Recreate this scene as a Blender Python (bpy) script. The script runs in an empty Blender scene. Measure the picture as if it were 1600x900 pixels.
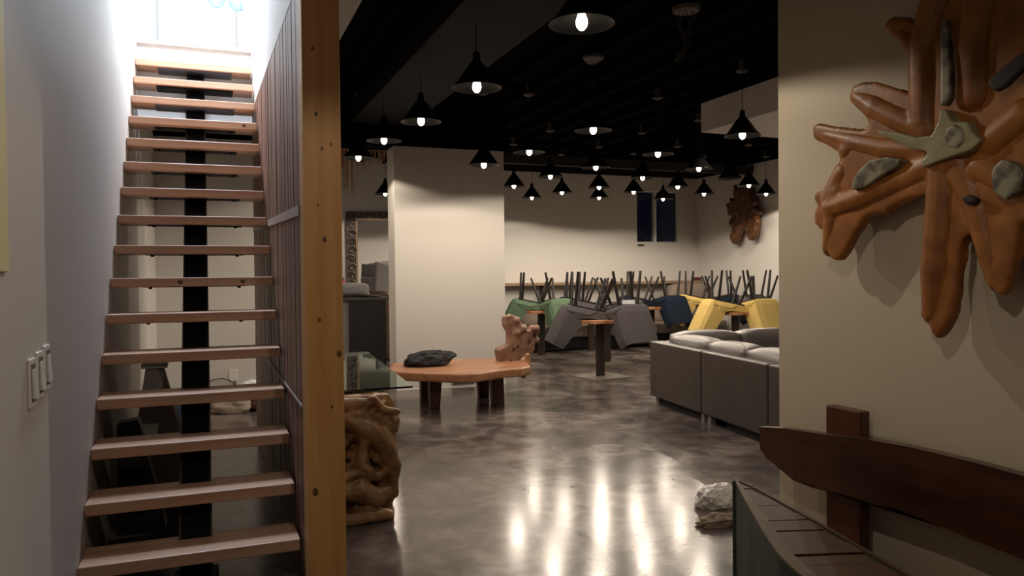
import bpy, bmesh, math, random
from mathutils import Vector, Matrix, noise
from math import sin, cos, pi, radians

random.seed(7)
SC = bpy.context.scene
COL = SC.collection

# ------------------------------------------------------------------ camera
FOC, EYE = 1200.0, 1.45
PSI, PITCH, ROLL = math.atan(475/1200), radians(1.05), 0.0100
FW = Vector((sin(PSI)*cos(PITCH), cos(PSI)*cos(PITCH), -sin(PITCH)))
R0 = Vector((cos(PSI), -sin(PSI), 0)); U0 = R0.cross(FW)
RT = R0*cos(ROLL) - U0*sin(ROLL); UP = U0*cos(ROLL) + R0*sin(ROLL)
CAM = Vector((0, 0, EYE))
cd = bpy.data.cameras.new('camera'); cam = bpy.data.objects.new('camera', cd); COL.objects.link(cam)
cd.sensor_width = 36; cd.lens = FOC*36/1600; cd.clip_start = .05; cd.clip_end = 100
cam.matrix_world = Matrix(((RT.x, UP.x, -FW.x, 0), (RT.y, UP.y, -FW.y, 0), (RT.z, UP.z, -FW.z, EYE), (0, 0, 0, 1)))
SC.camera = cam

# ------------------------------------------------------------------ world, exposure, large lights
W = bpy.data.worlds.new('night'); SC.world = W; W.use_nodes = True
W.node_tree.nodes['Background'].inputs[0].default_value = (.003, .004, .008, 1)
W.node_tree.nodes['Background'].inputs[1].default_value = 1.0
SC.view_settings.view_transform = 'Standard'; SC.view_settings.look = 'None'
SC.view_settings.exposure = 0.0; SC.view_settings.gamma = 1; SC.view_settings.use_curve_mapping = False
BULB = 6.0             # radiance of the frosted bulb glass
LAMP_W = 35.0           # light of each pendant, thrown down by its reflector
BULB_COL = (1, .845, .67)
def area(name, loc, rot, sx, sy, power, col):
    l = bpy.data.lights.new(name, 'AREA'); l.shape = 'RECTANGLE'; l.size = sx; l.size_y = sy
    l.energy = power; l.color = col
    o = bpy.data.objects.new(name, l); o.location = loc; o.rotation_euler = rot; COL.objects.link(o); return o
area('upstairs_ceiling_light', (-.07, 8.6, 5.9), (0, 0, 0), .8, 2.2, 150, (.74, .85, 1))
area('upstairs_stairwell_light', (-.07, 6.5, 4.3), (0, 0, 0), .3, .3, 75, (.74, .85, 1))

# ------------------------------------------------------------------ pixel -> point on a real plane
def ray(x, y): return FW + RT*((x-800)/FOC) - UP*((y-450)/FOC)
def onX(x, y, v): r = ray(x, y); return CAM + r*(v/r.x)
def onY(x, y, v): r = ray(x, y); return CAM + r*(v/r.y)
def onZ(x, y, v): r = ray(x, y); return CAM + r*((v-EYE)/r.z)

# ------------------------------------------------------------------ materials
MATS = {}
def nodes(name):
    m = bpy.data.materials.new(name); m.use_nodes = True; nt = m.node_tree
    return m, nt, nt.nodes['Principled BSDF']
def mat(name, c1, c2=None, rough=.6, metal=0, scale=(4, 4, 4), detail=4, lo=.35, hi=.65, bump=0, bscale=None, bdist=.01, spec=.5, emit=None, trans=0, coat=0, rvar=0):
    m, nt, b = nodes(name)
    b.inputs['Roughness'].default_value = rough; b.inputs['Metallic'].default_value = metal
    b.inputs['Base Color'].default_value = (*c1, 1); b.inputs['Specular IOR Level'].default_value = spec
    b.inputs['Coat Weight'].default_value = coat; b.inputs['Coat Roughness'].default_value = .25
    tc = nt.nodes.new('ShaderNodeTexCoord')
    def noise_node(s, det):
        mp = nt.nodes.new('ShaderNodeMapping'); mp.inputs['Scale'].default_value = s
        n = nt.nodes.new('ShaderNodeTexNoise'); n.inputs['Scale'].default_value = 1; n.inputs['Detail'].default_value = det
        nt.links.new(tc.outputs['Object'], mp.inputs[0]); nt.links.new(mp.outputs[0], n.inputs['Vector']); return n
    if c2:
        n = noise_node(scale, detail); r = nt.nodes.new('ShaderNodeValToRGB')
        r.color_ramp.elements[0].position = lo; r.color_ramp.elements[0].color = (*c1, 1)
        r.color_ramp.elements[1].position = hi; r.color_ramp.elements[1].color = (*c2, 1)
        nt.links.new(n.outputs['Fac'], r.inputs[0]); nt.links.new(r.outputs[0], b.inputs['Base Color'])
        if rvar:
            mr = nt.nodes.new('ShaderNodeMapRange'); mr.inputs[3].default_value = rough-rvar; mr.inputs[4].default_value = rough+rvar
            nt.links.new(n.outputs['Fac'], mr.inputs[0]); nt.links.new(mr.outputs[0], b.inputs['Roughness'])
    if bump:
        n2 = noise_node(bscale or scale, 5); bp = nt.nodes.new('ShaderNodeBump')
        bp.inputs['Strength'].default_value = bump; bp.inputs['Distance'].default_value = bdist
        nt.links.new(n2.outputs['Fac'], bp.inputs['Height']); nt.links.new(bp.outputs[0], b.inputs['Normal'])
    if emit:
        b.inputs['Emission Color'].default_value = (*emit[0], 1); b.inputs['Emission Strength'].default_value = emit[1]
    if trans:
        b.inputs['Transmission Weight'].default_value = trans
    MATS[name] = m; return m
M = {}
M['white'] = mat('white_paint', (.63, .605, .57), rough=.55, bump=.05, bscale=(60, 60, 60), bdist=.002)
M['cream'] = mat('cream_paint', (.60, .53, .41), rough=.6, bump=.05, bscale=(60, 60, 60), bdist=.002)
M['black'] = mat('black_paint', (.0012, .001, .0011), (.0022, .0017, .0017), rough=.9, spec=.03)
M['darkbrown'] = mat('dark_brown_beam', (.012, .009, .007), (.02, .015, .012), rough=.7, scale=(1, 14, 14))
M['duct'] = mat('dark_duct', (.006, .004, .0035), rough=.7, spec=.2)
M['trimwhite'] = mat('white_trim', (.72, .72, .72), rough=.4)
M['tape'] = mat('pale_tape', (.40, .33, .29), rough=.5)
M['slat'] = mat('cedar_slats', (.14, .066, .042), (.25, .135, .092), rough=.5, scale=(30, 9, .7), lo=.3, hi=.7, bump=.15, bscale=(60, 60, 3), bdist=.002)
M['pine'] = mat('yellow_pine', (.58, .285, .085), (.70, .38, .135), rough=.5, scale=(14, 14, .8), bump=.1, bscale=(40, 40, 2), bdist=.002)
M['knot'] = mat('pine_knot', (.14, .06, .02), rough=.5)
M['tread'] = mat('fir_tread', (.42, .225, .135), (.58, .36, .24), rough=.42, scale=(.9, 16, 16), bump=.12, bscale=(3, 50, 50), bdist=.002)
M['knotdark'] = mat('tread_knot', (.10, .04, .02), rough=.5)
M['steel'] = mat('black_steel', (.004, .003, .003), rough=.6, spec=.12)
M['steeledge'] = mat('pale_steel_edge', (.07, .055, .05), rough=.4)  # stringer edges, lighter than the rest of the steel
M['bluesteel'] = mat('tread_bracket_steel', (.05, .055, .075), rough=.45)
M['shade'] = mat('dark_lamp_enamel', (.015, .013, .012), rough=.3, metal=.3)
M['shadein'] = mat('lamp_shade_lining', (.018, .017, .016), rough=.5)
M['cord'] = mat('black_cord', (.01, .01, .01), rough=.6)
M['canopy'] = mat('canopy_grey', (.09, .075, .07), rough=.6)
M['canopylight'] = mat('canopy_pale', (.40, .33, .30), rough=.6)
M['glow'] = mat('lamp_glow', (1, 1, 1), emit=(BULB_COL, BULB))
M['bulboff'] = mat('unlit_bulb', (.03, .025, .02), rough=.2)
M['root'] = mat('stained_root_wood', (.22, .070, .011), (.40, .150, .026), rough=.5, scale=(6, 9, 9), lo=.3, hi=.7, bump=.3, bscale=(25, 25, 25), bdist=.005, coat=.06)
M['rootdark'] = mat('dark_root_wood', (.07, .025, .008), (.13, .05, .016), rough=.4, scale=(6, 6, 6), bump=.3, bscale=(14, 14, 14), bdist=.01, coat=.2)
M['resin'] = mat('pale_stone_inlay', (.27, .25, .13), (.36, .35, .21), rough=.35, scale=(14, 14, 14))
M['stone'] = mat('grey_stone_inlay', (.10, .085, .065), (.30, .29, .20), rough=.4, scale=(16, 16, 16), detail=6, lo=.4, hi=.6)
M['hollowshade'] = mat('hollow_shade_brown', (.02, .012, .008), rough=.6)  # near-black brown that stands in for the shade inside hollows
M['rootpale'] = mat('pale_root_wood', (.13, .062, .024), (.46, .28, .14), rough=.45, scale=(9, 9, 9), lo=.3, hi=.72, bump=.2, bscale=(30, 30, 30), bdist=.006)
M['burl'] = mat('burl_slab', (.21, .11, .075), (.34, .20, .135), rough=.5, scale=(10, 10, 5), bump=.3, bscale=(25, 25, 25), bdist=.008)
M['plank'] = mat('live_edge_plank', (.30, .12, .055), (.50, .26, .14), rough=.4, scale=(2, 12, 12), lo=.3, hi=.7, bump=.2, bscale=(6, 30, 30), bdist=.004)
M['legwood'] = mat('dark_bench_leg', (.07, .026, .014), (.13, .05, .026), rough=.5, scale=(12, 12, 2))
M['glass'] = None
M['tabletop'] = mat('live_edge_tabletop', (.30, .12, .05), (.58, .29, .14), rough=.35, scale=(9, 9, 9))
M['barkwood'] = mat('rough_shelf_wood', (.24, .16, .10), (.34, .24, .15), rough=.5, scale=(2, 12, 12))
M['bronze'] = mat('brown_steel_post', (.055, .042, .036), (.08, .062, .052), rough=.35, metal=.5, scale=(10, 10, 3))
M['plate'] = mat('brushed_base_plate', (.30, .27, .23), (.40, .36, .31), rough=.3, metal=.4, scale=(5, 5, 5))
M['leather'] = mat('grey_leather', (.050, .041, .037), (.062, .052, .047), rough=.38, scale=(5, 5, 5), bump=.12, bscale=(90, 90, 90), bdist=.002)
M['leatherlight'] = mat('grey_leather_cushion', (.115, .104, .104), (.145, .13, .13), rough=.33, scale=(4, 4, 4), bump=.2, bscale=(7, 7, 7), bdist=.02)
M['sofagrey'] = mat('grey_sofa_fabric', (.14, .13, .13), (.17, .16, .16), rough=.7, scale=(40, 40, 40))
M['taupe'] = mat('taupe_upholstery', (.22, .17, .14), (.27, .21, .17), rough=.6, scale=(5, 5, 5))
M['footgrey'] = mat('grey_metal_foot', (.2, .19, .19), rough=.4)
M['green'] = mat('green_felt', (.105, .17, .105), (.13, .20, .125), rough=.9, scale=(50, 50, 50), spec=.15)
M['greyfelt'] = mat('grey_felt', (.085, .078, .082), (.105, .096, .10), rough=.9, scale=(50, 50, 50), spec=.15)
M['navy'] = mat('navy_felt', (.008, .013, .026), (.012, .019, .035), rough=.9, scale=(50, 50, 50), spec=.15)
M['yellow'] = mat('yellow_felt', (.62, .45, .14), (.70, .52, .19), rough=.9, scale=(50, 50, 50), spec=.15)
M['chairblack'] = mat('black_chair_wood', (.012, .009, .008), rough=.4)
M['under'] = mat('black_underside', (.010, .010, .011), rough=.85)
M['bright'] = mat('white_card', (.85, .88, .95), rough=.6)
M['maroon'] = mat('maroon_box', (.10, .02, .02), rough=.6)
M['red'] = mat('red_object', (.30, .02, .01), rough=.5)
M['blackwood'] = mat('black_cabinet', (.008, .006, .006), rough=.4)
M['counter'] = mat('dark_counter_top', (.035, .03, .028), rough=.35)
M['crate'] = mat('tan_wood_crate', (.22, .13, .085), (.32, .20, .13), rough=.6, scale=(3, 3, 20))
M['cloth'] = mat('dark_jacket_cloth', (.015, .015, .018), (.03, .03, .034), rough=.85, scale=(8, 8, 8), bump=.5, bscale=(20, 20, 20), bdist=.02)
M['bag'] = mat('white_plastic_bag', (.72, .72, .74), (.85, .85, .86), rough=.25, scale=(8, 8, 8), bump=.6, bscale=(14, 14, 14), bdist=.03)
M['beige'] = mat('beige_cloth', (.40, .32, .26), rough=.8, bump=.3, bscale=(20, 20, 20))
M['bluecloth'] = mat('blue_cloth', (.04, .07, .14), rough=.8)
M['boatgreen'] = mat('worn_dark_green_paint', (.012, .021, .013), (.020, .032, .021), spec=.25, rough=.6, scale=(4, 4, 9), bump=.25, bscale=(8, 8, 30), bdist=.004)
M['gunwale'] = mat('pale_worn_gunwale', (.085, .058, .040), (.135, .095, .068), spec=.25, rough=.6, scale=(12, 12, 12))
M['boatplank'] = mat('brown_boat_planks', (.042, .017, .007), (.078, .036, .015), spec=.25, rough=.55, scale=(14, 3, 14), bump=.2, bscale=(30, 5, 30), bdist=.003)
M['rail'] = mat('reddish_hardwood_rail', (.030, .009, .004), (.085, .028, .010), rough=.33, scale=(9, 2.2, 9), lo=.35, hi=.7, bump=.15, bscale=(30, 5, 30), bdist=.004, coat=.3)
M['railpost'] = mat('reddish_hardwood_post', (.07, .018, .006), (.11, .03, .010), rough=.4, scale=(12, 12, 2), coat=.2)
M['mirror'] = mat('mirror_silver', (.95, .95, .97), rough=.02, metal=1)
M['ornate'] = mat('antique_silver_frame', (.06, .05, .04), (.36, .31, .24), rough=.35, metal=.6, scale=(30, 30, 30), lo=.4, hi=.62, bump=.6, bscale=(40, 40, 40), bdist=.02)
M['plinth'] = mat('grey_painted_plinth', (.42, .39, .36), rough=.6)
M['stick'] = mat('driftwood_stick', (.30, .16, .085), (.52, .32, .19), rough=.7, scale=(20, 20, 3))
M['switch'] = mat('white_plastic', (.78, .76, .72), rough=.3)
M['switchgap'] = mat('switch_shadow_gap', (.16, .13, .11), rough=.6)
M['panelcream'] = mat('cream_board', (.78, .72, .42), rough=.5)
M['cleanglass'] = mat('bluish_lamp_glass', (.65, .82, .92), rough=.08, spec=.8, trans=.6)

# floor: polished concrete
m, nt, b = nodes('polished_concrete')
tc = nt.nodes.new('ShaderNodeTexCoord')
def nz(s, d, dist=0):
    n = nt.nodes.new('ShaderNodeTexNoise'); n.inputs['Scale'].default_value = s; n.inputs['Detail'].default_value = d; n.inputs['Distortion'].default_value = dist
    nt.links.new(tc.outputs['Object'], n.inputs['Vector']); return n
n1, n2 = nz(1.1, 7, .4), nz(4.5, 6, .8)
mx = nt.nodes.new('ShaderNodeMix'); mx.inputs[0].default_value = .38
nt.links.new(n1.outputs['Fac'], mx.inputs[2]); nt.links.new(n2.outputs['Fac'], mx.inputs[3])
r = nt.nodes.new('ShaderNodeValToRGB'); cr = r.color_ramp
cr.elements[0].position = .36; cr.elements[0].color = (.040, .034, .033, 1)
cr.elements[1].position = .64; cr.elements[1].color = (.29, .243, .228, 1)
e = cr.elements.new(.5); e.color = (.125, .105, .10, 1)
nt.links.new(mx.outputs[0], r.inputs[0]); nt.links.new(r.outputs[0], b.inputs['Base Color'])
mr = nt.nodes.new('ShaderNodeMapRange'); mr.inputs[3].default_value = .13; mr.inputs[4].default_value = .23
nt.links.new(n2.outputs['Fac'], mr.inputs[0]); nt.links.new(mr.outputs[0], b.inputs['Roughness'])
bp = nt.nodes.new('ShaderNodeBump'); bp.inputs['Strength'].default_value = .10; bp.inputs['Distance'].default_value = .002
n3 = nz(9, 4); nt.links.new(n3.outputs['Fac'], bp.inputs['Height']); nt.links.new(bp.outputs[0], b.inputs['Normal'])
b.inputs['Specular IOR Level'].default_value = .42; M['floor'] = m
# thin glass for the table top and window panes
def glassmat(name, tint, gl):
    m, nt, b = nodes(name); out = nt.nodes['Material Output']; nt.nodes.remove(b)
    t = nt.nodes.new('ShaderNodeBsdfTransparent'); t.inputs[0].default_value = (*tint, 1)
    g = nt.nodes.new('ShaderNodeBsdfGlossy'); g.inputs['Roughness'].default_value = .03; g.inputs[0].default_value = (.9, 1, .95, 1)
    f = nt.nodes.new('ShaderNodeFresnel'); f.inputs[0].default_value = gl
    x = nt.nodes.new('ShaderNodeMixShader'); nt.links.new(f.outputs[0], x.inputs[0]); nt.links.new(t.outputs[0], x.inputs[1]); nt.links.new(g.outputs[0], x.inputs[2])
    nt.links.new(x.outputs[0], out.inputs[0]); return m
M['glass'] = glassmat('green_table_glass', (.50, .66, .56), 1.9)
M['pane'] = glassmat('window_glass', (.6, .65, .75), 1.5)

# ------------------------------------------------------------------ mesh helpers
def link(name, bm, m=None, parent=None, origin=None, smooth=False, bevel=0, seg=2, mats=None):
    if origin is not None: bmesh.ops.translate(bm, vec=-Vector(origin), verts=bm.verts)
    bmesh.ops.recalc_face_normals(bm, faces=bm.faces)
    me = bpy.data.meshes.new(name); bm.to_mesh(me); bm.free()
    for mm in (mats or ([m] if m else [])): me.materials.append(mm)
    if smooth:
        for p in me.polygons: p.use_smooth = True
    o = bpy.data.objects.new(name, me); COL.objects.link(o)
    if parent: o.parent = parent
    if origin is not None: o.location = origin
    if bevel:
        bv = o.modifiers.new('bevel', 'BEVEL'); bv.width = bevel; bv.segments = seg; bv.limit_method = 'ANGLE'
        bv.harden_normals = False
    return o
def tag(o, label=None, cat=None, group=None, kind=None):
    if label: o['label'] = label
    if cat: o['category'] = cat
    if group: o['group'] = group
    if kind: o['kind'] = kind
    return o
def thing(name, label, cat, loc=(0, 0, 0), rz=0, group=None):
    o = bpy.data.objects.new(name, None); COL.objects.link(o); o.location = loc; o.rotation_euler = (0, 0, rz)
    o.empty_display_size = .1
    return tag(o, label, cat, group)
def box(bm, x0, x1, y0, y1, z0, z1, mi=0):
    vs = [bm.verts.new((x, y, z)) for x in (x0, x1) for y in (y0, y1) for z in (z0, z1)]
    for f in ((0, 1, 3, 2), (4, 6, 7, 5), (0, 4, 5, 1), (2, 3, 7, 6), (0, 2, 6, 4), (1, 5, 7, 3)):
        bm.faces.new([vs[i] for i in f]).material_index = mi
    return vs
def hexa(bm, pts, mi=0):     # 4 bottom, 4 top points
    v = [bm.verts.new(p) for p in pts]
    for f in ((3, 2, 1, 0), (4, 5, 6, 7), (0, 1, 5, 4), (1, 2, 6, 5), (2, 3, 7, 6), (3, 0, 4, 7)):
        bm.faces.new([v[i] for i in f]).material_index = mi
def frame_of(d):
    d = Vector(d).normalized(); a = Vector((0, 0, 1)) if abs(d.z) < .9 else Vector((1, 0, 0))
    u = d.cross(a).normalized(); return u, d.cross(u)
def tube(bm, pts, rad, n=10, cap=True):
    pts = [Vector(p) for p in pts]; rings = []
    if not hasattr(rad, '__len__'): rad = [rad]*len(pts)
    for i, p in enumerate(pts):
        d = (pts[min(i+1, len(pts)-1)] - pts[max(i-1, 0)]); u, v = frame_of(d)
        rings.append([bm.verts.new(p + u*cos(2*pi*k/n)*rad[i] + v*sin(2*pi*k/n)*rad[i]) for k in range(n)])
    for a, c in zip(rings, rings[1:]):
        for k in range(n): bm.faces.new((a[k], a[(k+1) % n], c[(k+1) % n], c[k]))
    if cap: bm.faces.new(rings[0][::-1]); bm.faces.new(rings[-1])
def lathe(bm, prof, n=28, c=(0, 0, 0), closed=False):
    rings = []
    for r, z in prof:
        if r < 1e-5: rings.append([bm.verts.new((c[0], c[1], c[2]+z))])
        else: rings.append([bm.verts.new((c[0]+r*cos(2*pi*k/n), c[1]+r*sin(2*pi*k/n), c[2]+z)) for k in range(n)])
    for a, b2 in zip(rings, rings[1:]):
        for k in range(n):
            k2 = (k+1) % n
            if len(a) == 1 and len(b2) == 1: continue
            if len(a) == 1: bm.faces.new((a[0], b2[k2], b2[k]))
            elif len(b2) == 1: bm.faces.new((a[k], a[k2], b2[0]))
            else: bm.faces.new((a[k], a[k2], b2[k2], b2[k]))
def prism(bm, pts, off):      # polygon of 3-D points pushed along a vector
    a = [bm.verts.new(p) for p in pts]; c = [bm.verts.new(Vector(p)+Vector(off)) for p in pts]
    f1 = bm.faces.new(a); f2 = bm.faces.new(c[::-1]); n = len(a)
    for i in range(n): bm.faces.new((a[i], a[(i+1) % n], c[(i+1) % n], c[i]))
    bmesh.ops.triangulate(bm, faces=[f1, f2])
def ball(bm, c, r, sub=2, s=(1, 1, 1)):
    bmesh.ops.create_icosphere(bm, subdivisions=sub, radius=1, matrix=Matrix.Translation(c) @ Matrix.Diagonal((r*s[0], r*s[1], r*s[2], 1)))
def organic(o, voxel=.015, smooth=6, disp=0, dsize=.15):
    rm = o.modifiers.new('remesh', 'REMESH'); rm.mode = 'VOXEL'; rm.voxel_size = voxel; rm.use_smooth_shade = True
    if disp:
        t = bpy.data.textures.new('grain', 'CLOUDS'); t.noise_scale = dsize; t.noise_depth = 3
        dm = o.modifiers.new('displace', 'DISPLACE'); dm.texture = t; dm.strength = disp; dm.mid_level = .5; dm.texture_coords = 'LOCAL'
    sm = o.modifiers.new('smooth', 'SMOOTH'); sm.iterations = smooth; sm.factor = .5
    return o
def struct(name, bm, m, **k): return tag(link(name, bm, m, **k), kind='structure')
def sbox(name, *b, m=None, **k):
    bm = bmesh.new(); box(bm, *b); return struct(name, bm, m, **k)
def cushion(bm, x0, x1, y0, y1, z0, z1, puff=.04, n=10):     # pillow-like box
    def P(u, v, w):
        x, y, z = x0+(x1-x0)*u, y0+(y1-y0)*v, z0+(z1-z0)*w
        a = (1-(2*u-1)**4)*(1-(2*v-1)**4); b_ = (1-(2*u-1)**4)*(1-(2*w-1)**4); c_ = (1-(2*v-1)**4)*(1-(2*w-1)**4)
        return (x + (2*u-1)*puff*c_*(abs(2*u-1) > .99), y + (2*v-1)*puff*b_*(abs(2*v-1) > .99), z + (2*w-1)*puff*a*(abs(2*w-1) > .99))
    g = {}
    def V(i, j, k):
        if (i, j, k) not in g: g[(i, j, k)] = bm.verts.new(P(i/n, j/n, k/n))
        return g[(i, j, k)]
    for a in range(n):
        for c in range(n):
            for s in (0, n):
                bm.faces.new((V(a, c, s), V(a+1, c, s), V(a+1, c+1, s), V(a, c+1, s)))
                bm.faces.new((V(a, s, c), V(a+1, s, c), V(a+1, s, c+1), V(a, s, c+1)))
                bm.faces.new((V(s, a, c), V(s, a+1, c), V(s, a+1, c+1), V(s, a, c+1)))
def crumple(bm, c, s, amp=.35, freq=2.2, seed=0, sub=4, flat=0):
    bmesh.ops.create_icosphere(bm, subdivisions=sub, radius=1)
    for v in bm.verts:
        d = v.co.normalized(); q = d*freq + Vector((seed*3.1, seed*1.7, seed))
        k = 1 + amp*noise.fractal(q, .8, 2.1, 4) + .10*abs(noise.noise(q*3.3))
        p = Vector((d.x*s[0], d.y*s[1], d.z*s[2]))*k
        p.z = max(p.z, -s[2]*.55)
        v.co = p + Vector(c) + Vector((0, 0, s[2]*.55))

# ================================================================== THE SETTING
XL, XS = -.545, .40         # left wall, stair side of the slat wall
ZC = 3.62                   # black deck
sbox('floor', -.9, 10.5, -3.2, 14.6, -.12, 0, m=M['floor'])
# ceiling: black deck with joists running away from the camera (one surface)
bm = bmesh.new(); box(bm, XS+.165, 10.5, -3.2, 14.6, ZC, ZC+.12); box(bm, -.7, XS+.165, -3.2, 2.2, 3.0, 3.12)
x = .95
while x < 10.2:
    box(bm, x, x+.045, -3, 14.3, 3.525, ZC); x += .42
for yy in (1.0, 4.6, 8.2, 11.6):
    box(bm, .85, 10.2, yy, yy+.06, 3.565, ZC)
struct('ceiling', bm, M['black'])
# left wall, tall through the stairwell
sbox('wall_left', XL-.15, XL, -3.2, 11.2, 0, 6.2, m=M['white'])
sbox('wall_back', XL, 1.45, 9.5, 9.65, 0, 3.04, m=M['white'])
sbox('wall_passage', 1.30, 1.45, 9.65, 14.2, 0, 3.62, m=M['white'])
# far wall with a window opening
wx0, wx1, wz0, wz1 = 8.49, 9.52, 2.09, 3.19
bm = bmesh.new(); box(bm, 1.3, wx0, 14.2, 14.4, 0, ZC); box(bm, wx1, 10.2, 14.2, 14.4, 0, ZC)
box(bm, wx0, wx1, 14.2, 14.4, 0, wz0); box(bm, wx0, wx1, 14.2, 14.4, wz1, ZC)
struct('wall_far', bm, M['white'])
sbox('wall_right', 10.0, 10.2, 3.3, 14.4, 0, ZC, m=M['white'])
sbox('wall_entrance', 3.0, 3.2, -3.2, 3.48, 0, ZC, m=M['cream'])
sbox('wall_front', 3.2, 10.2, 3.28, 3.48, 0, ZC, m=M['white'])
sbox('wall_rear', -.7, 3.2, -3.35, -3.2, 0, ZC, m=M['cream'])
# wide column
sbox('wall_column', 2.175, 3.64, 9.45, 9.82, 0, 3.08, m=M['white'])
# black headers and beams
sbox('trim_1', XL, 3.66, 9.43, 9.86, 3.06, ZC, m=M['black'])
bm = bmesh.new(); box(bm, 3.66, 10.0, 12.3, 12.5, 3.44, 3.52); box(bm, 3.66, 10.0, 12.32, 12.46, 3.36, 3.44)
struct('trim_2', bm, M['darkbrown'])
sbox('trim_3', 3.66, 10.0, 13.2, 14.19, 3.49, 3.53, m=M['black'])
sbox('trim_4', 5.62, 9.98, 3.48, 7.88, 3.15, 3.5, m=M['white'])       # white bulkhead
sbox('trim_5', XS+.165, .86, 2.3, 7.48, 3.05, 3.5, m=M['white'])      # white bulkhead beside the stair
# stairwell above: dry wall over the slats, landing, upstairs walls
bm = bmesh.new()
hexa(bm, [(XS, 2.2, 2.72), (XS+.165, 2.2, 2.72), (XS+.165, 7.6, 2.98), (XS, 7.6, 2.98), (XS, 2.2, 6.2), (XS+.165, 2.2, 6.2), (XS+.165, 7.6, 6.2), (XS, 7.6, 6.2)])
box(bm, XS, XS+.165, 7.6, 11.2, 3.53, 6.2)
struct('wall_stairwell', bm, M['white'])
sbox('wall_landing_front', XL, XS+.165, 7.48, 7.60, 2.86, 3.50, m=M['white'])
sbox('wall_upstairs', XL, XS+.165, 11.05, 11.2, 3.53, 6.2, m=M['white'])
sbox('wall_stairwell_near', XL, XS+.165, 2.05, 2.2, 3.12, 6.2, m=M['white'])
sbox('ceiling_upstairs', XL-.15, XS+.165, 2.05, 11.2, 6.2, 6.3, m=M['white'])
sbox('floor_landing', XL, XS+.165, 7.44, 11.2, 3.50, 3.535, m=M['trimwhite'])
# slat wall beside the stairs
bm = bmesh.new(); y = 3.665; k = 0
while y < 7.47:
    w = .083; zt = 2.72 + (y-2.2)*.26/5.4 - .002
    dx = random.uniform(0, .004)
    box(bm, XS+dx, XS+.030, y, y+w, 0, zt); y += w + .007
box(bm, XS+.03, XS+.05, 3.665, 3.80, 0, 2.7); box(bm, XS+.03, XS+.05, 5.5, 5.6, 0, 2.7); box(bm, XS+.03, XS+.05, 7.38, 7.47, 0, 2.7)
struct('wall_slats', bm, M['slat'])
bm = bmesh.new()
hexa(bm, [(XS-.006, 3.665, 1.73), (XS-.001, 3.665, 1.73), (XS-.001, 7.45, 1.86), (XS-.006, 7.45, 1.86), (XS-.006, 3.665, 1.78), (XS-.001, 3.665, 1.78), (XS-.001, 7.45, 1.90), (XS-.006, 7.45, 1.90)])
struct('trim_6', bm, M['tape'])
bm = bmesh.new(); box(bm, XS-.005, XS-.001, 3.665, 7.45, .835, .85)
struct('trim_7', bm, M['tape'])
# baseboard vent strip on the column
bm = bmesh.new(); box(bm, 2.18, 3.63, 9.435, 9.45, 0, .012)
struct('baseboard_column', bm, M['trimwhite'])

# window
bm = bmesh.new()
t = .035
box(bm, wx0, wx0+.02, 14.24, 14.36, wz0, wz1); box(bm, wx1-.02, wx1, 14.24, 14.36, wz0, wz1)
box(bm, wx0, wx1, 14.24, 14.36, wz0, wz0+.02); box(bm, wx0, wx1, 14.24, 14.36, wz1-.02, wz1)
box(bm, 8.93, 8.975, 14.21, 14.36, wz0, wz1)
win = struct('window_1', bm, M['trimwhite'])
bm = bmesh.new(); box(bm, wx0+.02, 8.93, 14.30, 14.308, wz0+.02, wz1-.02); link('window_pane', bm, M['pane'], win)
bm = bmesh.new(); box(bm, 8.975, wx1-.02, 14.27, 14.278, wz0+.02, wz1-.02); link('window_pane', bm, M['pane'], win)
bm = bmesh.new(); box(bm, 8.50, 8.64, 14.17, 14.2, 2.02, 2.05)
tag(link('window_latch_bar', bm, M['chairblack'], None, (8.57, 14.185, 2.02)), 'small dark bar on the far wall just under the window', 'bar')

# ================================================================== TIMBER POST
t_ = thing('timber_post', 'knotty yellow timber post at the open end of the slat wall', 'post', (XS+.082, 3.58, 0))
bm = bmesh.new(); box(bm, XS, XS+.165, 3.5, 3.66, 0, 2.775)
po = link('post', bm, M['pine'], t_, None, bevel=.004); po.location = -t_.location
for (px, py, rr) in ((494, 178, .010), (507, 374, .012), (499, 500, .009), (530, 553, .014), (493, 769, .016), (519, 636, .007), (503, 232, .008), (488, 76, .008), (497, 320, .006), (517, 226, .007)):
    P = onY(px, py, 3.499); bm = bmesh.new()
    lathe(bm, [(0, .0), (rr, .0), (rr*.8, .0015), (0, .002)], 12)
    bmesh.ops.rotate(bm, matrix=Matrix.Rotation(pi/2, 3, 'X'), verts=bm.verts); bmesh.ops.scale(bm, vec=(.8, 1, 1.2), verts=bm.verts)
    bmesh.ops.translate(bm, vec=P + Vector((0, .001, 0)) - t_.location, verts=bm.verts)
    link('knot', bm, M['knot'], t_)

# ================================================================== STAIRCASE
RISE, RUN, Y0, N = .2068, .234, 3.73, 16
st = thing('staircase', 'open wooden staircase on one black steel stringer climbing left of the slat wall', 'stairs', (-.073, Y0, 0))
def local(o, root): o.location = Vector(o.location) - root.location; return o
for i in range(N):
    z = RISE*(i+1); yf = Y0+RUN*i; x0, x1 = XL+.003, .388
    bm = bmesh.new(); box(bm, x0, x1, yf, yf+(.275 if i < 15 else .232), z-.056, z)
    tr = local(link('tread', bm, M['tread'], st, (-.073, yf+.13, z-.056), bevel=.007, seg=3), st)
    bt = .070 if i > 12 else .060; bf = .03 if i > 12 else .10
    bm = bmesh.new(); box(bm, -.073-.30, -.073+.30, yf+bf, yf+.23, z-bt, z-.055)
    for sx in (-1, 1): lathe(bm, [(0, -.010), (.011, -.010), (.011, 0), (0, 0)], 8, (-.073+sx*.26, yf+bf+.04, z-bt))
    o = link('bracket_plate', bm, M['bluesteel'] if i in (15, 13) else M['steel'], tr, (-.073, yf+.13, z-bt)); o.location = (0, 0, .056-bt)
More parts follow.
